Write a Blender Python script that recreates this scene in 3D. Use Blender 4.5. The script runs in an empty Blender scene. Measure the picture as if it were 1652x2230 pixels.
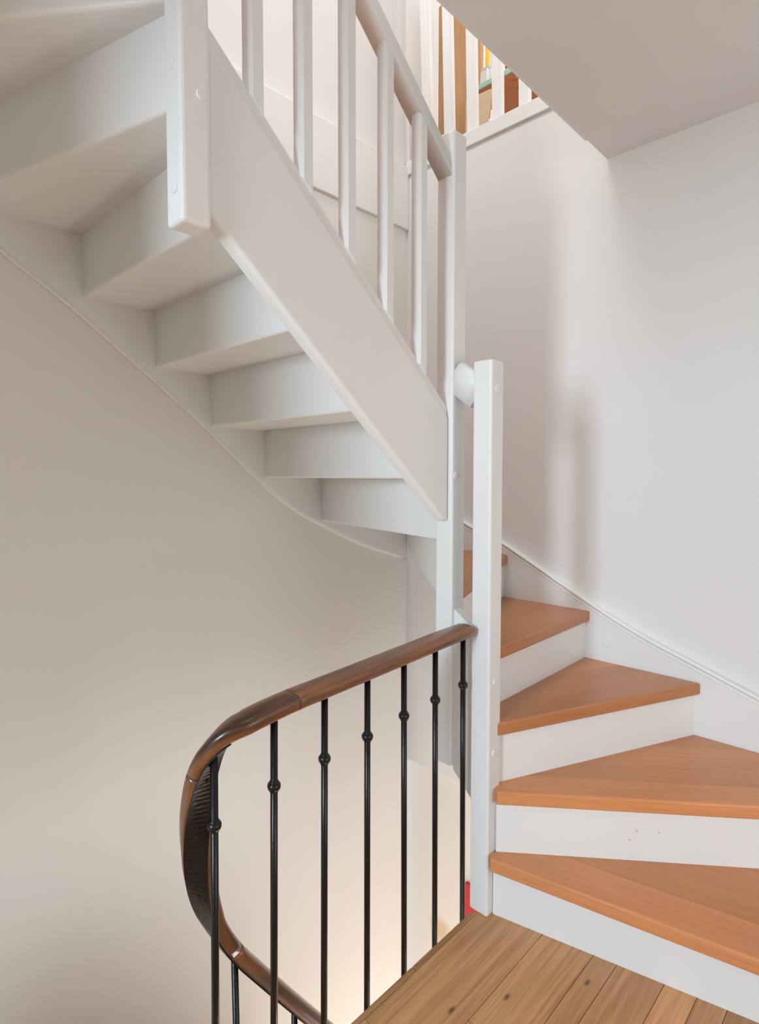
import bpy, bmesh, math, random
from mathutils import Vector, Matrix
random.seed(7)
S = bpy.context.scene
COL = S.collection
PI = math.pi

# ------------------------------------------------------------------ camera
cam = bpy.data.cameras.new('camera')
cam.sensor_fit = 'VERTICAL'
cam.sensor_height = 36.0
cam.lens = 1264.85 / 2230.0 * 36.0
cam.shift_y = -20.3 / 2230.0
cam.clip_start = 0.02
camo = bpy.data.objects.new('camera', cam)
camo.location = (0, 0, 1.231)
camo.rotation_euler = (math.radians(90 - 2.7), 0, math.radians(43.92 - 90))
COL.objects.link(camo)
S.camera = camo

# ------------------------------------------------------------------ world, lights, exposure
w = bpy.data.worlds.new('world'); S.world = w
w.use_nodes = True
w.node_tree.nodes['Background'].inputs[0].default_value = (0.80, 0.88, 1.0, 1)
w.node_tree.nodes['Background'].inputs[1].default_value = 1.0
S.view_settings.view_transform = 'Standard'
S.view_settings.look = 'None'
S.view_settings.gamma = 1.0
S.view_settings.use_curve_mapping = False
S.view_settings.exposure = 0.17

def area(name, loc, target, sx, sy, power, colr):
    l = bpy.data.lights.new(name, 'AREA')
    l.shape = 'RECTANGLE'; l.size = sx; l.size_y = sy
    l.energy = power; l.color = colr
    o = bpy.data.objects.new(name, l)
    o.location = loc
    o.rotation_euler = (Vector(target) - Vector(loc)).to_track_quat('-Z', 'Y').to_euler()
    COL.objects.link(o)
    return o
# daylight of the landing window and rooms upstairs, light from below, and added fills
area('landing_window_light', (-3.3, 0.36, 1.75), (2.1, 0.95, 1.1), 0.62, 1.5, 122, (0.68, 0.85, 1.0))
area('room_fill', (1.0, -2.2, 0.9), (1.7, 0.6, 0.8), 1.6, 1.4, 20, (0.95, 0.97, 0.97))  # unseen fill added for the newel and lower steps
area('upstairs_window_light', (0.9, -2.3, 4.0), (0.9, 1.9, 3.2), 2.6, 1.6, 22, (0.88, 0.95, 1.0))
area('upstairs_top_fill', (0.7, 1.25, 5.1), (2.0, 1.25, 1.8), 1.2, 1.2, 62, (0.95, 0.975, 1.0))  # added overhead fill that brightens the well wall and treads
area('playroom_window_light', (3.2, -0.6, 4.1), (2.7, 1.6, 3.2), 1.4, 1.4, 38, (0.90, 0.955, 1.0))
area('underside_fill', (1.6, 1.1, -2.6), (0.7, 1.3, 2.0), 0.9, 0.9, 24, (1.0, 0.95, 0.86))  # added fill from below, lifts the undersides of the upper flight
area('lower_hall_light', (0.55, -0.5, -1.5), (0.75, 1.88, 0.1), 2.6, 1.2, 40, (0.97, 0.97, 0.98))

# ------------------------------------------------------------------ materials
def newmat(name):
    m = bpy.data.materials.new(name); m.use_nodes = True
    nt = m.node_tree
    return m, nt, nt.nodes['Principled BSDF']
def link(nt, a, b): nt.links.new(a, b)

def paint(name, col, rough, bump=0.02, scale=60.0, mottle=0.03, spec=0.5):
    m, nt, b = newmat(name)
    tc = nt.nodes.new('ShaderNodeTexCoord')
    n = nt.nodes.new('ShaderNodeTexNoise'); n.inputs['Scale'].default_value = scale; n.inputs['Detail'].default_value = 4
    link(nt, tc.outputs['Object'], n.inputs['Vector'])
    n2 = nt.nodes.new('ShaderNodeTexNoise'); n2.inputs['Scale'].default_value = 2.2; n2.inputs['Detail'].default_value = 3
    link(nt, tc.outputs['Object'], n2.inputs['Vector'])
    r = nt.nodes.new('ShaderNodeValToRGB')
    r.color_ramp.elements[0].position = 0.3; r.color_ramp.elements[1].position = 0.7
    r.color_ramp.elements[0].color = (*[c * (1 - mottle) for c in col], 1)
    r.color_ramp.elements[1].color = (*col, 1)
    link(nt, n2.outputs['Fac'], r.inputs['Fac'])
    link(nt, r.outputs['Color'], b.inputs['Base Color'])
    bp = nt.nodes.new('ShaderNodeBump'); bp.inputs['Strength'].default_value = bump; bp.inputs['Distance'].default_value = 0.002
    link(nt, n.outputs['Fac'], bp.inputs['Height']); link(nt, bp.outputs['Normal'], b.inputs['Normal'])
    b.inputs['Roughness'].default_value = rough
    b.inputs['Specular IOR Level'].default_value = spec
    return m

M_WALL = paint('wall_paint', (0.80, 0.785, 0.765), 0.85, 0.06, 180, 0.015, 0.2)
M_BACK = paint('back_wall_paint', (0.80, 0.77, 0.725), 0.85, 0.06, 180, 0.015, 0.2)
M_CEIL = paint('ceiling_paint', (0.80, 0.785, 0.765), 0.9, 0.05, 160, 0.015, 0.15)
M_TRIM = paint('white_gloss_paint', (0.82, 0.815, 0.795), 0.38, 0.03, 40, 0.015)
M_BOX = paint('card_white', (0.86, 0.87, 0.88), 0.7)
M_MINT = paint('mint_paint', (0.42, 0.68, 0.56), 0.5)
M_BLUEGREY = paint('blue_grey_felt', (0.45, 0.55, 0.60), 0.8)
M_YELLOW = paint('yellow_paper', (0.80, 0.50, 0.03), 0.6)
M_RED = paint('red_paint', (0.55, 0.02, 0.02), 0.5)
M_GREEN = paint('green_paint', (0.02, 0.22, 0.10), 0.5)
M_PURPLE = paint('purple_paint', (0.42, 0.07, 0.35), 0.5)
M_CHIP = paint('bare_filler', (0.66, 0.50, 0.33), 0.8)
M_IRON = paint('black_iron_paint', (0.008, 0.0075, 0.007), 0.27, 0.35, 90, 0.2, 0.35)

def lower_wall_mat():
    m = paint('lower_wall_paint', (0.80, 0.725, 0.64), 0.85, 0.06, 180, 0.015, 0.2)
    nt = m.node_tree; b = nt.nodes['Principled BSDF']
    src = b.inputs['Base Color'].links[0].from_socket
    g = nt.nodes.new('ShaderNodeNewGeometry')
    mp = nt.nodes.new('ShaderNodeMapping'); mp.vector_type = 'POINT'
    nz = nt.nodes.new('ShaderNodeTexNoise'); nz.inputs['Scale'].default_value = 9; nz.inputs['Detail'].default_value = 6
    link(nt, g.outputs['Position'], nz.inputs['Vector'])
    va = nt.nodes.new('ShaderNodeVectorMath'); va.operation = 'SUBTRACT'; va.inputs[1].default_value = STAIN
    link(nt, g.outputs['Position'], va.inputs[0])
    ln = nt.nodes.new('ShaderNodeVectorMath'); ln.operation = 'LENGTH'
    link(nt, va.outputs['Vector'], ln.inputs[0])
    ad = nt.nodes.new('ShaderNodeMath'); ad.operation = 'MULTIPLY_ADD'; ad.inputs[1].default_value = 0.09; ad.inputs[2].default_value = -0.045
    link(nt, nz.outputs['Fac'], ad.inputs[0])
    a2 = nt.nodes.new('ShaderNodeMath'); a2.operation = 'ADD'
    link(nt, ln.outputs['Value'], a2.inputs[0]); link(nt, ad.outputs[0], a2.inputs[1])
    rp = nt.nodes.new('ShaderNodeValToRGB')
    rp.color_ramp.elements[0].position = 0.04; rp.color_ramp.elements[0].color = (0.75,) * 3 + (1,)
    rp.color_ramp.elements[1].position = 0.085; rp.color_ramp.elements[1].color = (0, 0, 0, 1)
    link(nt, a2.outputs[0], rp.inputs['Fac'])
    mx = nt.nodes.new('ShaderNodeMixRGB'); mx.inputs[2].default_value = (0.66, 0.46, 0.24, 1)
    link(nt, rp.outputs['Color'], mx.inputs[0]); link(nt, src, mx.inputs[1])
    link(nt, mx.outputs[0], b.inputs['Base Color'])
    return m
STAIN = (2.26, 1.757, -1.075)
M_LOW = lower_wall_mat()

def wood(name, light, dark, rough, gx=2.5, gy=55.0, ring=0.5, use_uv=False, knots=0.0, coat=0.0, contrast=1.0, upright=False):
    m, nt, b = newmat(name)
    tc = nt.nodes.new('ShaderNodeTexCoord')
    oi = nt.nodes.new('ShaderNodeObjectInfo')
    off = nt.nodes.new('ShaderNodeMath'); off.operation = 'MULTIPLY'; off.inputs[1].default_value = 37.0
    link(nt, oi.outputs['Random'], off.inputs[0])
    cx = nt.nodes.new('ShaderNodeCombineXYZ'); link(nt, off.outputs[0], cx.inputs[0]); link(nt, off.outputs[0], cx.inputs[1])
    va = nt.nodes.new('ShaderNodeVectorMath'); va.operation = 'ADD'
    link(nt, tc.outputs['UV' if use_uv else 'Object'], va.inputs[0]); link(nt, cx.outputs[0], va.inputs[1])
    # fine fibres
    mp = nt.nodes.new('ShaderNodeMapping'); mp.inputs['Scale'].default_value = (gy, gy, gx) if upright else (gx, gy, gy)
    link(nt, va.outputs[0], mp.inputs['Vector'])
    n1 = nt.nodes.new('ShaderNodeTexNoise'); n1.inputs['Scale'].default_value = 1.6; n1.inputs['Detail'].default_value = 9
    n1.inputs['Roughness'].default_value = 0.72; n1.inputs['Distortion'].default_value = 0.6
    link(nt, mp.outputs[0], n1.inputs['Vector'])
    # broad cathedral figure
    mp2 = nt.nodes.new('ShaderNodeMapping'); mp2.inputs['Scale'].default_value = (gy * 0.22, gy * 0.22, gx * 0.35) if upright else (gx * 0.35, gy * 0.22, gy * 0.22)
    link(nt, va.outputs[0], mp2.inputs['Vector'])
    n2 = nt.nodes.new('ShaderNodeTexNoise'); n2.inputs['Scale'].default_value = 1.0; n2.inputs['Detail'].default_value = 2
    link(nt, mp2.outputs[0], n2.inputs['Vector'])
    mul = nt.nodes.new('ShaderNodeMath'); mul.operation = 'MULTIPLY'; mul.inputs[1].default_value = 26.0
    link(nt, n2.outputs['Fac'], mul.inputs[0])
    sn = nt.nodes.new('ShaderNodeMath'); sn.operation = 'SINE'; link(nt, mul.outputs[0], sn.inputs[0])
    md = nt.nodes.new('ShaderNodeMath'); md.operation = 'MULTIPLY_ADD'; md.inputs[1].default_value = 0.10 * ring; md.inputs[2].default_value = 0.0
    link(nt, sn.outputs[0], md.inputs[0])
    sm = nt.nodes.new('ShaderNodeMath'); sm.operation = 'ADD'
    link(nt, n1.outputs['Fac'], sm.inputs[0]); link(nt, md.outputs[0], sm.inputs[1])
    # slow tone drift
    n3 = nt.nodes.new('ShaderNodeTexNoise'); n3.inputs['Scale'].default_value = 3.0; n3.inputs['Detail'].default_value = 3
    mp3 = nt.nodes.new('ShaderNodeMapping'); mp3.inputs['Scale'].default_value = (4, 4, 0.8) if upright else (0.8, 4, 4)
    link(nt, va.outputs[0], mp3.inputs['Vector']); link(nt, mp3.outputs[0], n3.inputs['Vector'])
    m3 = nt.nodes.new('ShaderNodeMath'); m3.operation = 'MULTIPLY_ADD'; m3.inputs[1].default_value = 0.35; m3.inputs[2].default_value = -0.175
    link(nt, n3.outputs['Fac'], m3.inputs[0])
    s2 = nt.nodes.new('ShaderNodeMath'); s2.operation = 'ADD'
    link(nt, sm.outputs[0], s2.inputs[0]); link(nt, m3.outputs[0], s2.inputs[1])
    rp = nt.nodes.new('ShaderNodeValToRGB')
    rp.color_ramp.elements[0].position = 0.5 - 0.22 / contrast; rp.color_ramp.elements[0].color = (*dark, 1)
    rp.color_ramp.elements[1].position = 0.5 + 0.18 / contrast; rp.color_ramp.elements[1].color = (*light, 1)
    link(nt, s2.outputs[0], rp.inputs['Fac'])
    tint = nt.nodes.new('ShaderNodeMixRGB'); tint.blend_type = 'MULTIPLY'; tint.inputs[0].default_value = 1
    link(nt, rp.outputs['Color'], tint.inputs[1]); link(nt, oi.outputs['Color'], tint.inputs[2])
    last = tint.outputs[0]
    if knots > 0:
        mk = nt.nodes.new('ShaderNodeMapping'); mk.inputs['Scale'].default_value = (2.6, 6.5, 6.5)
        link(nt, va.outputs[0], mk.inputs['Vector'])
        vo = nt.nodes.new('ShaderNodeTexVoronoi'); vo.voronoi_dimensions = '2D'; vo.inputs['Scale'].default_value = 1.0
        link(nt, mk.outputs[0], vo.inputs['Vector'])
        kr = nt.nodes.new('ShaderNodeValToRGB')
        kr.color_ramp.elements[0].position = 0.012; kr.color_ramp.elements[0].color = (knots,) * 3 + (1,)
        kr.color_ramp.elements[1].position = 0.045; kr.color_ramp.elements[1].color = (0, 0, 0, 1)
        link(nt, vo.outputs['Distance'], kr.inputs['Fac'])
        km = nt.nodes.new('ShaderNodeMixRGB'); km.inputs[2].default_value = (0.07, 0.035, 0.016, 1)
        link(nt, kr.outputs['Color'], km.inputs[0]); link(nt, last, km.inputs[1])
        last = km.outputs[0]
    link(nt, last, b.inputs['Base Color'])
    bp = nt.nodes.new('ShaderNodeBump'); bp.inputs['Strength'].default_value = 0.06; bp.inputs['Distance'].default_value = 0.001
    link(nt, n1.outputs['Fac'], bp.inputs['Height']); link(nt, bp.outputs['Normal'], b.inputs['Normal'])
    b.inputs['Roughness'].default_value = rough
    b.inputs['Coat Weight'].default_value = coat; b.inputs['Coat Roughness'].default_value = 0.2
    return m
M_FLOOR = wood('oak_floor', (0.68, 0.370, 0.172), (0.43, 0.200, 0.078), 0.45, 3.0, 110, 0.8, knots=0.85)
M_TREAD = wood('beech_tread', (0.66, 0.275, 0.108), (0.50, 0.192, 0.069), 0.36, 2.5, 120, 0.25, coat=0.12)
M_RAIL = wood('mahogany_rail', (0.27, 0.098, 0.034), (0.028, 0.011, 0.006), 0.30, 4.0, 40, 1.0, use_uv=True, coat=0.4, contrast=0.9)
M_OAK = wood('oak_board', (0.60, 0.34, 0.15), (0.46, 0.235, 0.095), 0.45, 2.2, 90, 0.5, upright=True)
M_PALE = wood('pale_plywood', (0.78, 0.60, 0.42), (0.66, 0.47, 0.31), 0.5, 2.0, 40, 0.3)
M_MDF = wood('brown_fibreboard', (0.74, 0.40, 0.25), (0.62, 0.31, 0.19), 0.7, 40, 40, 0.0)

# ------------------------------------------------------------------ helpers
WM = {}
def finish(name, bm, mats, parent=None, origin=None, rotz=0.0, smooth=False, kind=None):
    bmesh.ops.recalc_face_normals(bm, faces=bm.faces)
    me = bpy.data.meshes.new(name)
    if origin is None:
        xs = [v.co for v in bm.verts]
        lo = Vector((min(v.x for v in xs), min(v.y for v in xs), min(v.z for v in xs)))
        hi = Vector((max(v.x for v in xs), max(v.y for v in xs), max(v.z for v in xs)))
        origin = Vector(((lo.x + hi.x) / 2, (lo.y + hi.y) / 2, lo.z))
    W = Matrix.Translation(Vector(origin)) @ Matrix.Rotation(rotz, 4, 'Z')
    bm.transform(W.inverted())
    bm.to_mesh(me); bm.free()
    for m in (mats if isinstance(mats, (list, tuple)) else [mats]): me.materials.append(m)
    if smooth:
        for p in me.polygons: p.use_smooth = True
    o = bpy.data.objects.new(name, me); COL.objects.link(o)
    place(o, parent, W)
    if kind: o['kind'] = kind
    return o
def place(o, parent, W):
    WM[o.name] = W
    if parent is not None:
        o.parent = parent
        o.matrix_basis = WM[parent.name].inverted() @ W
    else:
        o.matrix_basis = W
def thing(name, label, cat, loc):
    o = bpy.data.objects.new(name, None); o.empty_display_size = 0.1
    COL.objects.link(o); place(o, None, Matrix.Translation(Vector(loc)))
    o['label'] = label; o['category'] = cat
    return o
def tag(o, label, cat, group=None):
    o['label'] = label; o['category'] = cat
    if group: o['group'] = group
    return o

def box(bm, x0, x1, y0, y1, z0, z1):
    vs = [bm.verts.new((x, y, z)) for z in (z0, z1) for x, y in ((x0, y0), (x1, y0), (x1, y1), (x0, y1))]
    fs = [(3, 2, 1, 0), (4, 5, 6, 7), (0, 1, 5, 4), (1, 2, 6, 5), (2, 3, 7, 6), (3, 0, 4, 7)]
    return [bm.faces.new([vs[i] for i in f]) for f in fs]
def prism(bm, pts, lo, hi, axis='z'):
    """polygon pts extruded along an axis; pts are the two other coordinates in x,y,z order"""
    def mk(p, h):
        return {'z': (p[0], p[1], h), 'y': (p[0], h, p[1]), 'x': (h, p[0], p[1])}[axis]
    a = [bm.verts.new(mk(p, lo)) for p in pts]; b = [bm.verts.new(mk(p, hi)) for p in pts]
    n = len(pts)
    bm.faces.new(a[::-1]); bm.faces.new(b)
    for i in range(n): bm.faces.new((a[i], a[(i + 1) % n], b[(i + 1) % n], b[i]))
def bevel(bm, w, seg=2, edges=None, ang=20):
    bm.normal_update()
    if edges is None:
        edges = [e for e in bm.edges if len(e.link_faces) == 2 and e.calc_face_angle(0) > math.radians(ang)]
    if edges: bmesh.ops.bevel(bm, geom=edges, offset=w, segments=seg, profile=0.5, affect='EDGES', clamp_overlap=True)
def part_box(name, x0, x1, y0, y1, z0, z1, mat, parent, bev=0.0, seg=2, kind=None, rotz=0):
    bm = bmesh.new(); box(bm, x0, x1, y0, y1, z0, z1)
    if bev: bevel(bm, bev, seg)
    return finish(name, bm, mat, parent, kind=kind)
def part_prism(name, pts, lo, hi, axis, mat, parent, bev=0.0, seg=2, kind=None, ang=20):
    bm = bmesh.new(); prism(bm, pts, lo, hi, axis)
    if bev: bevel(bm, bev, seg, ang=ang)
    return finish(name, bm, mat, parent, kind=kind)
def tube(bm, pts, r, n=10, cap=True):
    rings = []
    for i, p in enumerate(pts):
        p = Vector(p)
        t = (Vector(pts[min(i + 1, len(pts) - 1)]) - Vector(pts[max(i - 1, 0)])).normalized()
        ref = Vector((0, 0, 1)) if abs(t.z) < 0.9 else Vector((1, 0, 0))
        s = t.cross(ref).normalized(); u = s.cross(t)
        rr = r[i] if isinstance(r, (list, tuple)) else r
        rings.append([bm.verts.new(p + (s * math.cos(2 * PI * k / n) + u * math.sin(2 * PI * k / n)) * rr) for k in range(n)])
    for a, b in zip(rings, rings[1:]):
        for k in range(n): bm.faces.new((a[k], a[(k + 1) % n], b[(k + 1) % n], b[k]))
    if cap: bm.faces.new(rings[0][::-1]); bm.faces.new(rings[-1])
def sweep(bm, path, prof, closed=True, s0=0.0):
    """profile (u across, v up) swept along path; frame keeps the u axis level"""
    uvl = bm.loops.layers.uv.verify()
    rings = []; L = s0; lens = []
    for i, p in enumerate(path):
        p = Vector(p)
        if i: L += (p - Vector(path[i - 1])).length
        lens.append(L)
        t = (Vector(path[min(i + 1, len(path) - 1)]) - Vector(path[max(i - 1, 0)])).normalized()
        s = t.cross(Vector((0, 0, 1))).normalized(); n = s.cross(t)
        rings.append([bm.verts.new(p + s * u + n * v) for u, v in prof])
    m = len(prof); per = [0]
    for k in range(m): per.append(per[-1] + math.dist(prof[k], prof[(k + 1) % m]))
    for i in range(len(rings) - 1):
        a, b = rings[i], rings[i + 1]
        for k in range(m):
            f = bm.faces.new((a[k], b[k], b[(k + 1) % m], a[(k + 1) % m]))
            uv = ((lens[i], per[k]), (lens[i + 1], per[k]), (lens[i + 1], per[k + 1]), (lens[i], per[k + 1]))
            for lp, q in zip(f.loops, uv): lp[uvl].uv = q
            f.smooth = True
    for rr, fl in ((rings[0], False), (rings[-1], True)):
        f = bm.faces.new(rr if not fl else rr[::-1])
        for lp, q in zip(f.loops, prof if not fl else prof[::-1]): lp[uvl].uv = (q[0] + 5, q[1])
def smooth_curve(pts, n=8):
    """Catmull-Rom through pts"""
    P = [Vector(p) for p in pts]; P = [P[0] * 2 - P[1]] + P + [P[-1] * 2 - P[-2]]
    out = []
    for i in range(1, len(P) - 2):
        for k in range(n):
            t = k / n
            a, b, c, d = P[i - 1], P[i], P[i + 1], P[i + 2]
            out.append(0.5 * ((2 * b) + (c - a) * t + (2 * a - 5 * b + 4 * c - d) * t * t + (3 * b - a - 3 * c + d) * t ** 3))
    out.append(P[-2])
    return out
def disc(bm, c, axis, r, h, n=24):
    """low round cap with a softened rim, standing h proud along +-axis"""
    ax = {'-x': Vector((-1, 0, 0)), '-y': Vector((0, -1, 0))}[axis]
    u = Vector((0, 0, 1)); v = ax.cross(u)
    rings = []
    for rr, hh in ((r, -0.001), (r, h * 0.45), (r * 0.9, h), (r * 0.5, h * 1.15)):
        rings.append([bm.verts.new(Vector(c) + ax * hh + (u * math.cos(2 * PI * k / n) + v * math.sin(2 * PI * k / n)) * rr) for k in range(n)])
    for a, b in zip(rings, rings[1:]):
        for k in range(n): bm.faces.new((a[k], a[(k + 1) % n], b[(k + 1) % n], b[k]))
    bm.faces.new(rings[-1]); bm.faces.new(rings[0][::-1])
def cap(c, axis, r, parent, h=0.0028):
    bm = bmesh.new(); disc(bm, c, axis, r, h)
    return finish('bolt_cap', bm, M_TRIM, parent)
def clip(poly, p, n):
    """keep the part of a convex polygon where (q-p).n >= 0"""
    out = []
    for i, a in enumerate(poly):
        b = poly[(i + 1) % len(poly)]
        da = (a[0] - p[0]) * n[0] + (a[1] - p[1]) * n[1]; db = (b[0] - p[0]) * n[0] + (b[1] - p[1]) * n[1]
        if da >= 0: out.append(a)
        if da * db < 0:
            t = da / (da - db); out.append((a[0] + (b[0] - a[0]) * t, a[1] + (b[1] - a[1]) * t))
    return out

# ------------------------------------------------------------------ dimensions (metres, landing floor z=0)
XW, YB = 2.142, 1.882        # stairwell walls
XS, YS = 2.112, 1.852        # faces of the wall strings
ZC, ZF = 2.383, 2.70         # landing ceiling, upper floor
RISE = 0.18
TH = 0.039

# ------------------------------------------------------------------ setting
def structure(name, boxes, mat):
    bm = bmesh.new()
    for b in boxes: box(bm, *b)
    return finish(name, bm, mat, None, kind='structure')
structure('wall_right', [(XW, XW + 0.10, -2.6, YB + 0.1, 0.80, ZF - 0.001), (XW, XW + 0.10, -2.6, 1.40, -0.235, 0.80)], M_WALL)
structure('wall_right_lower', [(2.185, 2.242, 1.40, YB + 0.1, -0.215, 0.80)], M_BACK)
structure('wall_back', [(-3.8, XW, YB, YB + 0.1, -2.7, ZF - 0.03)], M_BACK)
structure('wall_upper', [(-3.8, XW, YB + 0.012, YB + 0.11, ZF - 0.03, 5.2)], M_WALL)
lw = structure('wall_lower', [(2.26, 2.36, -2.6, YB + 0.1, -2.7, -0.215)], M_LOW)
structure('wall_front', [(-3.8, 4.3, -2.7, -2.6, -2.7, 5.2)], M_WALL)
# far wall, and an unseen wall added to trim the window light (opening y -1.2..0.97, z 0..1.97)
structure('wall_left', [(-3.9, -3.8, -2.7, YB + 0.1, -2.7, 5.2)], M_WALL)
structure('wall_light_mask', [(-0.85, -0.73, -2.6, -1.2, -0.019, ZC), (-0.85, -0.73, 0.97, YB, -0.019, ZC), (-0.85, -0.73, -1.2, 0.97, 1.97, ZC)], M_WALL)
structure('wall_playroom', [(4.2, 4.3, -2.6, 4.0, 2.5, 5.2), (XW, 4.2, 2.25, 2.35, 2.5, 5.2)], M_WALL)
structure('ceiling', [(-3.8, XW, -2.6, 0.911, ZC, ZC + 0.25)], M_CEIL)
structure('ceiling_upper', [(-3.9, 4.3, -2.7, 4.0, 5.2, 5.3)], M_CEIL)
structure('floor_upper', [(-3.8, XW, -2.6, 0.911, ZC + 0.25, ZF)], M_OAK)
structure('floor_playroom', [(XW + 0.1, 4.2, -2.6, 2.25, ZF - 0.10, ZF)], M_OAK)
structure('floor_lower', [(-3.8, 2.3, -2.6, YB, -2.8, -2.7)], M_FLOOR)
# curb and moulding along the edge of the upper floor, well edge board, panel and ledge of the back wall
bm = bmesh.new()
box(bm, XW - 0.010, XW + 0.09, 0.915, YB - 0.004, ZF - 0.043, ZF + 0.02)
bevel(bm, 0.003, 2)
finish('trim_1', bm, M_TRIM, None, kind='structure')
bm = bmesh.new(); box(bm, -0.2, 1.975, 0.911, 0.917, ZC - 0.001, ZF + 0.01)
finish('trim_2', bm, M_TRIM, None, kind='structure')
bm = bmesh.new(); box(bm, 0.0, XW - 0.001, YB - 0.014, YB + 0.02, 2.402, ZF - 0.005)
bevel(bm, 0.004, 2)
finish('trim_3', bm, M_WALL, None, kind='structure')

# landing floor with its boards
fl = structure('floor', [(-3.8, 1.36, -2.6, 0.898, -0.20, -0.019), (-3.8, 2.18, -2.6, 0.86, -0.20, -0.12)], M_FLOOR)
fe = structure('floor_edge', [(-0.25, 1.50, 0.862, 0.905, -0.24, -0.022)], M_TRIM)
def plank(x0, x1, y0, y1, tone, parent, clipx=None):
    bm = bmesh.new()
    pts = [(x0, y0), (x1, y0), (x1, y1), (x0, y1)]
    g = 0.0006
    pts = [(x0 + g, y0 + g), (x1 - g, y0 + g), (x1 - g, y1 - g), (x0 + g, y1 - g)]
    if clipx: pts = clip(pts, clipx[0], clipx[1])
    if len(pts) < 3: bm.free(); return
    prism(bm, pts, -0.018, 0.0)
    bevel(bm, 0.0009, 1)
    o = finish('plank', bm, M_FLOOR, parent)
    o.color = tone
def tone(a, warm=0.0): return (a * (1 + warm), a, a * (1 - warm), 1)
R1I, R1O = (1.356, 0.864), (1.593, -0.2)
rdir = Vector((R1O[0] - R1I[0], R1O[1] - R1I[1])).normalized()
CUT = (R1I, (rdir.y, -rdir.x))          # boards stop at the first riser
CUT = ((R1I[0] + 0.004, R1I[1]), (-abs(rdir.y), -abs(rdir.x)) )
rows = [(0.898, 0.728, [(-0.4, 0.885), (0.885, 1.7)], 1.0), (0.728, 0.600, [(0.1, 1.045), (1.045, 1.7)], 1.02), (0.600, 0.545, [(0.3, 1.7)], 0.93),
        (0.545, 0.440, [(0.2, 1.7)], 1.0), (0.440, 0.372, [(0.5, 1.7)], 1.22), (0.372, 0.312, [(0.0, 1.7)], 1.0), (0.312, 0.20, [(0.4, 1.7)], 0.8)]
for ya, yb, segs, t in rows:
    for x0, x1 in segs:
        plank(x0, x1, yb, ya, tone(t * random.uniform(0.96, 1.04), random.uniform(-0.02, 0.03)), fl, CUT)
y = 0.20
rest = []
while y > -1.2:
    rest.append((y, y - 0.115)); y -= 0.115
for ya, yb in rest:
    x = -1.5 + random.uniform(0, 0.6)
    while x < 1.6:
        x1 = min(x + random.uniform(0.7, 1.3), 1.75)
        plank(x, x1, yb, ya, tone(random.uniform(0.88, 1.1)), fl, CUT); x = x1
for ya, yb, segs, t in rows:
    plank(-1.6, segs[0][0], yb, ya, tone(random.uniform(0.9, 1.08)), fl)
for x0, x1 in ((-0.25, 0.55), (0.55, 1.065), (1.065, 1.328)):     # narrow edge strip over the well
    bm = bmesh.new(); box(bm, x0 + 0.0005, x1 - 0.0005, 0.8985, 0.9135, -0.024, 0.0)
    bevel(bm, 0.0025, 2)
    o = finish('edge_strip', bm, M_FLOOR, fl); o.color = (0.78, 0.74, 0.72, 1)

# ------------------------------------------------------------------ the white winder staircase
st = thing('staircase', 'white painted winding staircase with wooden treads, square newel posts and white balusters', 'staircase', (1.36, 0.9, 0))
# front faces of the risers: inner end, outer end
FR = {1: (R1I, R1O), 2: ((1.362, 0.859), (2.112, -0.099)), 3: ((1.380, 0.881), (2.112, 0.566)), 4: ((1.372, 0.941), (2.112, 0.950)),
      5: ((1.372, 1.012), (2.112, 1.309)), 6: ((1.385, 1.058), (2.112, 1.817)), 7: ((1.362, 1.056), (1.593, YS)), 8: ((1.313, 1.044), (1.313, YS)),
      9: ((1.088, 1.044), (1.088, YS)), 10: ((0.890, 1.044), (0.890, YS)), 11: ((0.671, 1.044), (0.671, YS)),
      12: ((0.588, 1.05), (0.363, YS)), 13: ((0.575, 1.056), (-0.030, YS)), 14: ((0.524, 1.05), (-0.25, 1.46)), 15: ((0.524, 0.995), (-0.25, 0.995))}
NOSE = {1: ((1.325, 0.853), (1.535, -0.2)), 2: ((1.370 - 0.012, 0.859), (2.100, -0.113))}
def outward(n):
    a, b = FR[n]; d = Vector((b[0] - a[0], b[1] - a[1])).normalized()
    return d, Vector((d.y, -d.x))          # towards the lower tread
def noseline(n):
    if n == 1: return NOSE[1]
    (a, b) = FR[n]; d, o = outward(n)
    k = 0.016
    return (a[0] + o.x * k, a[1] + o.y * k), (b[0] + o.x * k, b[1] + o.y * k)
def corner_pts(n):
    if n == 1: return [(2.112, -0.2)]
    if n == 6: return [(XS, YS)]
    if n == 13: return [(-0.25, YS)]
    return []
CHIPS = [(1.594, 0.263, 0.0042), (1.583, 0.237, 0.0034), (1.630, 0.263, 0.0026), (1.591, 0.239, 0.0014)]
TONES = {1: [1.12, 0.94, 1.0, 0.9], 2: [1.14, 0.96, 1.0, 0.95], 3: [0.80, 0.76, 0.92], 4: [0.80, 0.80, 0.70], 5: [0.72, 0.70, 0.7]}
STAVE = {1: [0.115, 0.235, 0.36], 2: [0.095, 0.225, 0.33], 3: [0.14, 0.25], 4: [0.30, 0.40], 5: [0.2, 0.33]}
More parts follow.
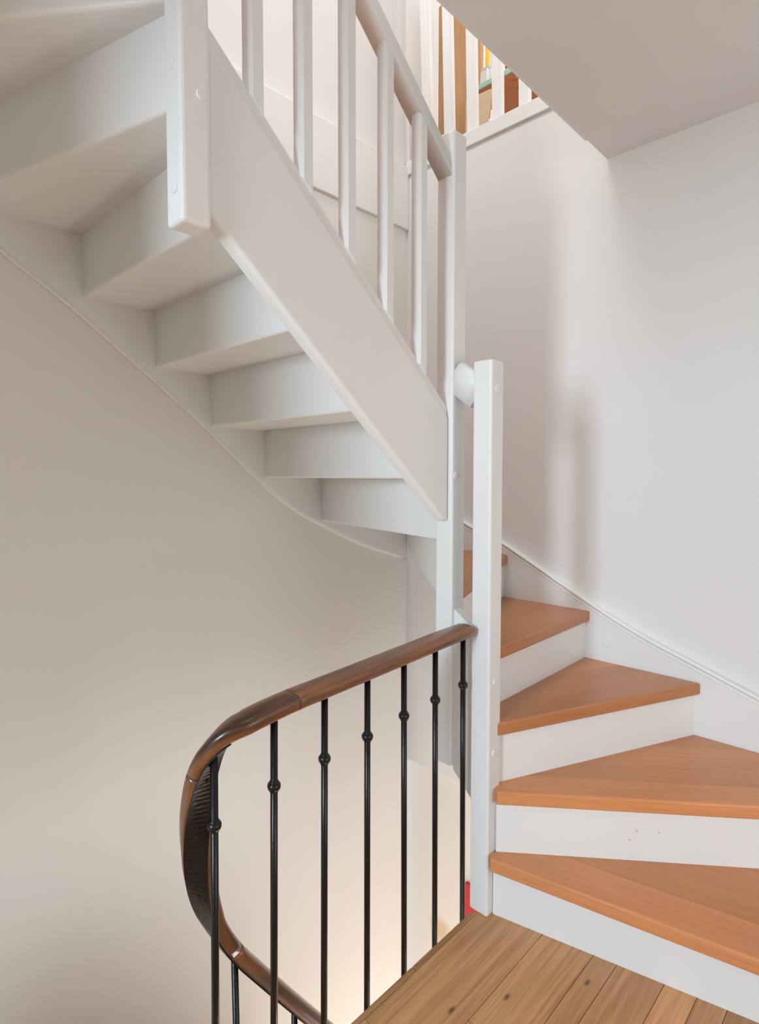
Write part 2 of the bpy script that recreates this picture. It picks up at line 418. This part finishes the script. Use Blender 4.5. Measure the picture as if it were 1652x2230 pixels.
for n in range(1, 15):
    z1 = n * RISE; z0 = z1 - TH
    na, nb = noseline(n); a2, b2 = FR[n + 1]
    if n == 1:
        poly = [na, (na[0] + 0.002, na[1] + 0.011), (1.362, 0.862), FR[2][0], b2] + corner_pts(1) + [nb]
        poly = [na, nb, (2.112, -0.2), b2, a2, (1.345, 0.868)]
    else:
        poly = [na, nb] + corner_pts(n) + [b2, a2]
    d = Vector((nb[0] - na[0], nb[1] - na[1])).normalized(); inn = Vector((-d.y, d.x))
    c = Vector((sum(p[0] for p in poly) / len(poly) - na[0], sum(p[1] for p in poly) / len(poly) - na[1]))
    if c.dot(inn) < 0: inn = -inn
    ang = math.atan2(d.y, d.x)
    offs = [0.0] + STAVE.get(n, []) + [9.0]
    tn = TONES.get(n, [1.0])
    root = None
    for k in range(len(offs) - 1):
        q = poly
        if offs[k] > 0: q = clip(q, (na[0] + inn.x * offs[k], na[1] + inn.y * offs[k]), (inn.x, inn.y))
        if offs[k + 1] < 9 and len(q) > 2: q = clip(q, (na[0] + inn.x * offs[k + 1], na[1] + inn.y * offs[k + 1]), (-inn.x, -inn.y))
        if len(q) < 3: continue
        bm = bmesh.new(); prism(bm, q, z0, z1)
        bm.normal_update()
        if k == 0:
            ed = []
            for e in bm.edges:
                m = (e.verts[0].co + e.verts[1].co) / 2; dv = (e.verts[1].co - e.verts[0].co)
                if abs(dv.z) < 1e-5:
                    r = Vector((m.x - na[0], m.y - na[1]))
                    if abs(r.dot(inn)) < 0.004 and abs(Vector((dv.x, dv.y)).normalized().dot(d)) > 0.95: ed.append(e)
            bevel(bm, 0.006, 3, ed)
        bm.normal_update()
        for f in bm.faces:
            if f.normal.z < -0.7 and n >= 6: f.material_index = 1
        o = finish('tread' if root is None else 'stave', bm, [M_TREAD, M_TRIM], st if root is None else root,
                   origin=(na[0], na[1], z0), rotz=ang)
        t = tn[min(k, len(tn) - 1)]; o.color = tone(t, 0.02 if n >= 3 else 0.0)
        if root is None: root = o
# risers: the back of each reaches down to the underside of the tread behind it
for n in range(1, 15):
    a, b = FR[n]; d, o_ = outward(n); t = 0.018
    zt = n * RISE - TH; zb = (n - 1) * RISE - (TH if n > 1 else 0) + 0.0
    if n == 1: zb = 0.0
    pts = [a, b, (b[0] - o_.x * t, b[1] - o_.y * t), (a[0] - o_.x * t, a[1] - o_.y * t)]
    bm = bmesh.new(); prism(bm, pts, zb, zt)
    if n > 1:
        ed = []
        for e in bm.edges:
            m = (e.verts[0].co + e.verts[1].co) / 2; dv = e.verts[1].co - e.verts[0].co
            r = Vector((m.x - a[0], m.y - a[1])).dot(o_)
            if abs(m.z - zb) < 1e-5 and abs(dv.z) < 1e-5 and r < -t * 0.8 and Vector((dv.x, dv.y)).length > 0.1: ed.append(e)
        bevel(bm, 0.010, 4, ed)
    r_ = finish('riser', bm, M_TRIM, st)
    if n == 2:      # chips in the paint
        for x, z, q in CHIPS:
            f = (x - a[0]) / (b[0] - a[0]); c = Vector((x, a[1] + (b[1] - a[1]) * f, z)) + Vector((o_.x, o_.y, 0)) * 0.0
            side = Vector((d.x, d.y, 0)); out = Vector((o_.x, o_.y, 0))
            bm = bmesh.new(); m = 9
            ring = [bm.verts.new(c + out * 0.0009 + side * math.cos(2 * PI * k / m) * q * random.uniform(0.7, 1.2) + Vector((0, 0, 1)) * math.sin(2 * PI * k / m) * q * random.uniform(0.6, 1.0)) for k in range(m)]
            back = [bm.verts.new(v.co - out * 0.0008) for v in ring]
            bm.faces.new(ring); bm.faces.new(back[::-1])
            for k in range(m): bm.faces.new((ring[k], ring[(k + 1) % m], back[(k + 1) % m], back[k]))
            finish('paint_chip', bm, M_CHIP, r_)

def newel(x0, y0, z0, z1, s=0.06, bev=0.006, top=0.008):
    bm = bmesh.new(); box(bm, x0, x0 + s, y0, y0 + s, z0, z1)
    bevel(bm, bev, 3)
    return finish('newel_post', bm, M_TRIM, st)
n1 = newel(1.330, 0.866, 0.0, 1.541)
for z in (1.464, 0.661, 0.460): cap((1.357, 0.866, z), '-y', 0.0098, n1)
cap((1.330, 0.903, 0.515), '-x', 0.0098, n1)
n2 = newel(1.330, 0.994, 0.385, 2.188)
cap((1.345, 0.994, 1.231), '-y', 0.0098, n2); cap((1.330, 1.020, 0.697), '-x', 0.0098, n2)
n3 = newel(0.522, 0.994, 1.690, 3.25, bev=0.008)
cap((0.563, 0.994, 1.925), '-y', 0.0105, n3); cap((0.522, 1.024, 1.975), '-x', 0.0105, n3); cap((0.522, 1.020, 1.754), '-x', 0.0105, n3)

# strings
part_prism('string', [(1.33, 1.098), (1.33, 1.396), (0.582, 2.047), (0.582, 1.728), (1.307, 1.104)], 1.008, 1.046, 'y', M_TRIM, st, 0.009, 3)
part_prism('string_cap', [(1.33, 1.385), (1.33, 1.424), (0.582, 2.081), (0.582, 2.040)], 1.014, 1.044, 'y', M_TRIM, st, 0.004, 2)
part_prism('string', [(0.922, 0.30), (0.922, 0.795), (0.998, 0.848), (0.998, 0.375)], 1.342, 1.374, 'x', M_TRIM, st, 0.003, 2)
# short rounded handrail between the two posts
bm = bmesh.new()
prof = [(-0.0215, -0.043), (0.0215, -0.043), (0.0215, 0.020), (0.0185, 0.031), (0.012, 0.039), (0, 0.043), (-0.012, 0.039), (-0.0185, 0.031), (-0.0215, 0.020)]
sweep(bm, [(1.3585, 0.915, 1.452), (1.3585, 1.002, 1.516)], prof)
finish('handrail', bm, M_TRIM, st)
# wall strings
top = smooth_curve([(-0.2, 0.33), (0.10, 0.432), (0.385, 0.534), (0.545, 0.592), (0.738, 0.662), (0.941, 0.755), (1.324, 0.951), (1.508, 1.020), (1.852, 1.19)], 6)
top = [(p[0], p[1]) for p in [Vector((a.x, a.y)) for a in [Vector((q[0], q[1], 0)) for q in top]]] if False else [(q[0], q[1]) for q in top]
def ws_poly(): return [(-0.2, 0.0), (-0.2, top[0][1])] + top[1:] + [(1.852, 0.83), (1.60, 0.72), (1.30, 0.56), (0.9, 0.34), (0.45, 0.1), (0.25, 0.0)]
ws = part_prism('wall_string', ws_poly(), XS, XW + 0.002, 'x', M_TRIM, st)
bm = bmesh.new(); tube(bm, [(XS + 0.002, a, b - 0.004) for a, b in top], 0.0065, 8); f1 = finish('moulding', bm, M_TRIM, ws, smooth=True)
bm = bmesh.new(); tube(bm, [(XS + 0.002, a, b - 0.020) for a, b in top], 0.0035, 8); f2 = finish('moulding', bm, M_TRIM, ws, smooth=True)
cap((XS, 0.868, 0.618), '-x', 0.0205, ws, 0.0015)
bot = smooth_curve([(-0.05, 2.23), (0.20, 2.04), (0.45, 1.85), (0.586, 1.762), (0.727, 1.659), (1.034, 1.424), (1.364, 1.150), (1.60, 1.020), (1.85, 0.915), (2.11, 0.832)], 6)
bot = [(q[0], q[1]) for q in bot]
ys = part_prism('wall_string', bot + [(2.11, 1.24), (1.6, 1.42), (1.0, 1.88), (0.4, 2.36), (-0.05, 2.72)], YS, YB + 0.002, 'y', M_TRIM, st)
bm = bmesh.new(); tube(bm, [(a, YB - 0.004, b - 0.001) for a, b in bot], 0.007, 8); finish('moulding', bm, M_TRIM, ys, smooth=True)
cap((0.604, YS, 1.849), '-y', 0.023, ys, 0.0015); cap((1.232, YS, 1.325), '-y', 0.017, ys, 0.0015)
part_prism('wall_string', [(0.96, 2.45), (0.96, 2.72), (1.85, 2.72), (1.85, 2.05)], -0.28, -0.25, 'x', M_TRIM, st)

# handrail and balusters of the upper flight
def hz(x): return 2.068 + 0.862 * (1.325 - x)
bm = bmesh.new()
prof = [(-0.0235, 0), (0.0235, 0), (0.0235, 0.016), (0.021, 0.020), (0.021, 0.040), (0.015, 0.050), (0, 0.053), (-0.015, 0.050), (-0.021, 0.040), (-0.021, 0.020), (-0.0235, 0.016)]
n_ = 1 / math.sqrt(1 + 0.862 ** 2)
hp = [(x, 1.0265, hz(x)) for x in (1.318, 0.95, 0.595)]
sweep(bm, hp, prof)
# end cuts stand upright against the posts
for v in bm.verts:
    if v.co.x > 1.27: v.co.z = v.co.z + (1.331 - v.co.x) * -0.862; v.co.x = 1.331
    elif v.co.x < 0.66: v.co.z = v.co.z + (v.co.x - 0.581) * 0.862; v.co.x = 0.581
finish('handrail', bm, M_TRIM, st)
def sz(x): return 1.424 + (2.081 - 1.424) / (1.33 - 0.582) * (1.33 - x)
for x in (0.694, 0.822, 0.952, 1.083, 1.214):
    s = 0.0175; yc = 1.022
    bm = bmesh.new()
    lo = [bm.verts.new((x + a * s, yc + b * s, sz(x + a * s) - 0.012)) for a, b in ((-1, -1), (1, -1), (1, 1), (-1, 1))]
    hi = [bm.verts.new((x + a * s, yc + b * s, hz(x + a * s) + 0.004)) for a, b in ((-1, -1), (1, -1), (1, 1), (-1, 1))]
    bm.faces.new(lo[::-1]); bm.faces.new(hi)
    for k in range(4): bm.faces.new((lo[k], lo[(k + 1) % 4], hi[(k + 1) % 4], hi[k]))
    bm.normal_update()
    bevel(bm, 0.006, 1, [e for e in bm.edges if abs((e.verts[1].co - e.verts[0].co).normalized().z) > 0.95])
    finish('baluster', bm, M_TRIM, st)

# ------------------------------------------------------------------ old iron balustrade with its wooden handrail
ib = thing('iron_balustrade', 'old black iron balustrade with a worn dark wooden handrail curling down the stairwell', 'balustrade', (0.9, 0.93, 0))
cx, rad = 0.6183, 0.0729
cy = 0.93 + rad
path = [(x, 0.93, z) for x, z in ((1.307, 0.8040), (1.2, 0.8005), (1.05, 0.7930), (0.92, 0.7868), (0.80, 0.7812), (0.72, 0.7775), (0.66, 0.7730))]
zs = [0.7680, 0.7632, 0.7570, 0.7450, 0.7228, 0.6907, 0.6403, 0.5787, 0.5121, 0.4449, 0.3800, 0.3233, 0.2748]
for k, z in enumerate(zs):
    a = math.radians(-90 - 15 * k)
    path.append((cx + rad * math.cos(a), cy + rad * math.sin(a), z))
YL = 0.93 + 2 * rad
path += [(0.66, YL, 0.1963), (0.72, YL, 0.1090), (0.80, YL, -0.0040), (0.90, YL, -0.1420), (1.0, YL, -0.2800), (1.2, YL, -0.556)]
sp = smooth_curve(path, 6)
RP = [(-0.0225, -0.0160), (0.0225, -0.0160), (0.0285, -0.0110), (0.0300, -0.0030), (0.0315, 0.0040), (0.0290, 0.0105), (0.0215, 0.0148), (0.0105, 0.0168), (0, 0.0172),
      (-0.0105, 0.0168), (-0.0215, 0.0148), (-0.0290, 0.0105), (-0.0315, 0.0040), (-0.0300, -0.0030), (-0.0285, -0.0110)]
cuts = [0]
def idx(f): return min(range(len(sp)), key=lambda i: f(sp[i]))
cuts = [0, idx(lambda p: (p - Vector((0.705, 0.93, 0.777))).length), idx(lambda p: (p - Vector((0.545, 0.985, 0.665))).length), idx(lambda p: (p - Vector((0.65, YL, 0.215))).length), len(sp) - 1]
Ltot = 0
for i, j in zip(cuts, cuts[1:]):
    seg = [p.copy() for p in sp[i:j + 1]]
    g = 0.0005
    seg[0] = seg[0] + (seg[1] - seg[0]).normalized() * g; seg[-1] = seg[-1] + (seg[-2] - seg[-1]).normalized() * g
    bm = bmesh.new(); sweep(bm, seg, RP, s0=Ltot)
    Ltot += 3.7
    finish('handrail', bm, M_RAIL, ib)
bi = idx(lambda p: (p - Vector((0.570, 0.945, 0.748))).length)
bm = bmesh.new(); sweep(bm, [p for p in sp[bi:]], [(-0.0235, -0.0185), (0.0235, -0.0185), (0.0235, -0.012), (-0.0235, -0.012)])
core = finish('core_rail', bm, M_IRON, ib)
for f in core.data.polygons: f.use_smooth = False
def frame(i):
    t = (sp[min(i + 1, len(sp) - 1)] - sp[max(i - 1, 0)]).normalized(); s = t.cross(Vector((0, 0, 1))).normalized(); return t, s, s.cross(t)
for k in (18, 30, 44):
    i = bi + k
    if i < len(sp):
        t, s, n = frame(i); bm = bmesh.new()
        bmesh.ops.create_uvsphere(bm, u_segments=10, v_segments=6, radius=0.0035, matrix=Matrix.Translation(sp[i] + n * -0.0185))
        finish('rivet', bm, M_IRON, core, smooth=True)
def rail_z(x): return next(p.z for p in sp if p.x <= x)
bars = [(1.297, 0.653, 0.006), (1.175, 0.646, 0.003), (1.052, 0.641, 0.003), (0.926, 0.631, -0.003), (0.797, 0.625, -0.007), (0.666, 0.617, -0.009)]
def iron_bar(xt, yt, zt, xb, yb, zb, zk, foot):
    bm = bmesh.new(); r = 0.0074
    tube(bm, [(xb, yb, zb), (xt, yt, zt)], r, 12)
    o = finish('baluster', bm, M_IRON, ib, smooth=True)
    if zk is not None:
        f = (zk - zb) / (zt - zb); kx, ky = xb + (xt - xb) * f, yb + (yt - yb) * f
        bm = bmesh.new()
        P = [(-0.013, 0.0075), (-0.012, 0.0092), (-0.009, 0.0092), (-0.0075, 0.0118), (-0.003, 0.0135), (0.002, 0.0135), (0.006, 0.0115), (0.0075, 0.0088), (0.010, 0.0088), (0.011, 0.0075)]
        tube(bm, [(kx, ky, zk + h) for h, _ in P], [q for _, q in P], 16)
        finish('knob', bm, M_IRON, o, smooth=True)
    if foot:
        bm = bmesh.new(); tube(bm, [(xb, yb, zb + 0.012), (xb, 0.902, zb + 0.012)], 0.006, 8)
        finish('foot', bm, M_IRON, o, smooth=True)
for x, zk, lean in bars:
    iron_bar(x, 0.930, rail_z(x) - 0.012, x + lean, 0.930, -0.11, zk, True)
iron_bar(0.548, 0.955, 0.715, 0.541, 0.955, -0.11, 0.578, True)
iron_bar(0.660, YL, 0.188, 0.674, YL, -0.74, None, False)
iron_bar(0.822, YL, -0.04, 0.822, YL, -0.86, None, False)
iron_bar(0.98, YL, -0.252, 0.98, YL, -1.02, None, False)
# the old flight below
ls = thing('staircase', 'old lower flight of stairs dropping away below the landing edge', 'staircase', (0.6, 1.3, -2.7))
part_prism('string', [(-0.2, -0.22), (0.5, -0.55), (1.3, -1.27), (1.3, -1.55), (0.45, -0.8), (-0.2, -0.45)], 1.05, 1.09, 'y', M_TRIM, ib)
px = [0.25, 0.45, 0.65, 0.85, 1.05, 1.25]; pz = [-0.62, -0.80, -0.98, -1.16, -1.34]
for k in range(5):
    o = part_box('tread', px[k], px[k + 1] + 0.02, 1.092, YB - 0.002, pz[k] - 0.035, pz[k], M_FLOOR, ls)
    part_box('riser', px[k + 1], px[k + 1] + 0.015, 1.092, YB - 0.002, pz[k] - 0.19, pz[k] - 0.035, M_TRIM, ls)

# ------------------------------------------------------------------ balustrade of the upper floor
ub = thing('upper_balustrade', 'white wooden balustrade along the upper floor edge in front of the playroom', 'balustrade', (2.19, 1.5, ZF))
def ub_bar(y, lean, w=0.020, d=0.020, x=2.19):
    bm = bmesh.new(); box(bm, x - d, x + d, y - w, y + w, ZF + 0.018, 3.62)
    for v in bm.verts:
        if v.co.z > 3: v.co.y += lean
    bevel(bm, 0.003, 1)
    finish('baluster', bm, M_TRIM, ub)
for y, ln in ((1.784, 0.034), (1.660, 0.027), (1.534, 0.024), (1.405, 0.02), (1.277, 0.016), (1.15, 0.012), (1.02, 0.01)):
    ub_bar(y, ln)
ub_bar(1.925, 0.035, 0.028, 0.022, 2.165)
bm = bmesh.new(); box(bm, 2.165, 2.215, 0.93, 1.98, 3.60, 3.66); bevel(bm, 0.006, 2); finish('handrail', bm, M_TRIM, ub)

# ------------------------------------------------------------------ playroom things seen through it
ob = part_box('oak_board', 2.74, 2.764, 1.872, 2.166, ZF, 3.925, M_OAK, None, 0.002, 1)
tag(ob, 'tall plain oak board standing upright behind the upstairs balusters', 'board')
tb = thing('play_table', "child's play table with mint green edge and brown underside behind the upstairs balusters", 'table', (2.8, 1.35, ZF))
part_box('tabletop', 2.545, 3.05, 0.95, 1.79, 3.185, 3.203, M_MDF, tb)
part_box('edge_band', 2.536, 2.545, 0.945, 1.795, 3.182, 3.206, M_MINT, tb, 0.001, 1)
for x, y in ((2.66, 1.545), (2.97, 1.70), (2.66, 1.05), (2.97, 1.05)):
    bm = bmesh.new(); tube(bm, [(x, y, ZF), (x, y, 3.186)], 0.011, 10); o = finish('leg', bm, M_OAK, tb, smooth=True)
for x, y in ((2.60, 1.70), (2.62, 1.50), (2.60, 1.58), (2.67, 1.60), (2.70, 1.49), (2.585, 1.555), (2.575, 1.535)):
    bm = bmesh.new(); tube(bm, [(x, y, 3.180), (x, y, 3.186)], 0.006, 8); finish('screw', bm, M_BOX if x < 2.59 else M_OAK, tb)
# pale plywood chair back
bm = bmesh.new()
prism(bm, [(1.80, 2.70), (1.680, 2.70), (1.674, 2.85), (1.665, 2.96), (1.652, 3.05), (1.642, 3.115), (1.648, 3.127), (1.66, 3.130), (1.80, 3.137)], 2.500, 2.514, 'x')
bevel(bm, 0.002, 1)
ch = finish('plywood_panel', bm, M_PALE, None)
tag(ch, 'pale curved plywood panel standing in front of the mint edged play table', 'panel')
# frilled crown, paper roll, blocks on the table
bm = bmesh.new()
c0 = Vector((2.600, 1.730, 3.2035)); N = 44
prevs = None
for zz, rr in ((0, 0.040), (0.03, 0.0395), (0.062, 0.037), (0.082, 0.036), (0.085, 0.033), (0.04, 0.032), (0.004, 0.032)):
    ring = []
    for k in range(N):
        q = rr + (0.0028 if k % 4 < 2 else -0.0012) * (1 if zz > 0 or rr > 0.035 else 1)
        h = zz + (0.004 * math.sin(k * 1.1) if 0.06 < zz else 0)
        ring.append(bm.verts.new(c0 + Vector((q * math.cos(2 * PI * k / N), q * math.sin(2 * PI * k / N), h))))
    if prevs:
        for k in range(N): bm.faces.new((prevs[k], prevs[(k + 1) % N], ring[(k + 1) % N], ring[k]))
    else: first = ring
    prevs = ring
bm.faces.new(first[::-1]); bm.faces.new(prevs)
cr = finish('toy_cake', bm, M_BOX, None)
tag(cr, 'small frilled white toy cake with a blue grey top on the mint table edge', 'toy')
bm = bmesh.new(); tube(bm, [(2.600, 1.730, 3.21), (2.600, 1.730, 3.296), (2.600, 1.730, 3.306)], [0.028, 0.031, 0.026], 20)
finish('top', bm, M_BLUEGREY, cr)
bm = bmesh.new(); tube(bm, [(2.66, 1.775, 3.204), (2.66, 1.775, 3.75)], 0.0115, 16)
yr = finish('paper_roll', bm, M_YELLOW, None, smooth=False)
tag(yr, 'yellow cardboard tube standing behind the frilled white toy cake', 'tube')
bm = bmesh.new(); box(bm, 2.675, 2.68, 1.735, 1.765, 3.204, 3.72)
bx = finish('paper_sheet', bm, M_PALE, None); tag(bx, 'cream paper strip standing beside the yellow tube', 'paper')
bm = bmesh.new(); box(bm, 2.585, 2.615, 1.585, 1.628, 3.2035, 3.25); bevel(bm, 0.003, 1)
b1 = finish('toy_block', bm, M_BOX, None); tag(b1, 'white toy block on the mint edged table', 'toy')
bm = bmesh.new(); tube(bm, [(2.600, 1.618, 3.2505), (2.600, 1.618, 3.275), (2.600, 1.618, 3.285)], [0.010, 0.012, 0.006], 14)
b2 = finish('toy_figure', bm, M_RED, None, smooth=True); tag(b2, 'little dark red toy standing on the white block', 'toy')
# small toys on the floor under the table
tk = thing('toy_skittle', 'white and purple striped toy skittle beside the pale plywood panel', 'toy', (2.488, 1.646, ZF))
bm = bmesh.new(); tube(bm, [(2.488, 1.646, ZF), (2.488, 1.646, 2.90), (2.488, 1.646, 2.955), (2.488, 1.646, 2.974)], [0.012, 0.012, 0.0115, 0.006], 14); finish('body', bm, M_BOX, tk, smooth=True)
for z in (2.925, 2.950):
    bm = bmesh.new(); tube(bm, [(2.488, 1.646, z), (2.488, 1.646, z + 0.010)], 0.0124, 14); finish('stripe', bm, M_PURPLE, tk, smooth=True)
bm = bmesh.new(); prism(bm, [(1.522, 2.70), (1.570, 2.70), (1.570, 2.90), (1.563, 2.945), (1.546, 2.968), (1.530, 2.945), (1.522, 2.90)], 2.50, 2.52, 'x')
o = finish('toy_board', bm, M_PALE, None); tag(o, 'small rounded pale wooden board below the play table', 'board')

# ------------------------------------------------------------------ red panel on the wall of the floor below
rp = part_box('red_panel', 2.245, 2.262, 1.30, 1.590, -1.15, -0.735, M_RED, None, 0.003, 1)
tag(rp, 'red panel on the lower wall glimpsed between the last iron bar and the white newel', 'panel')
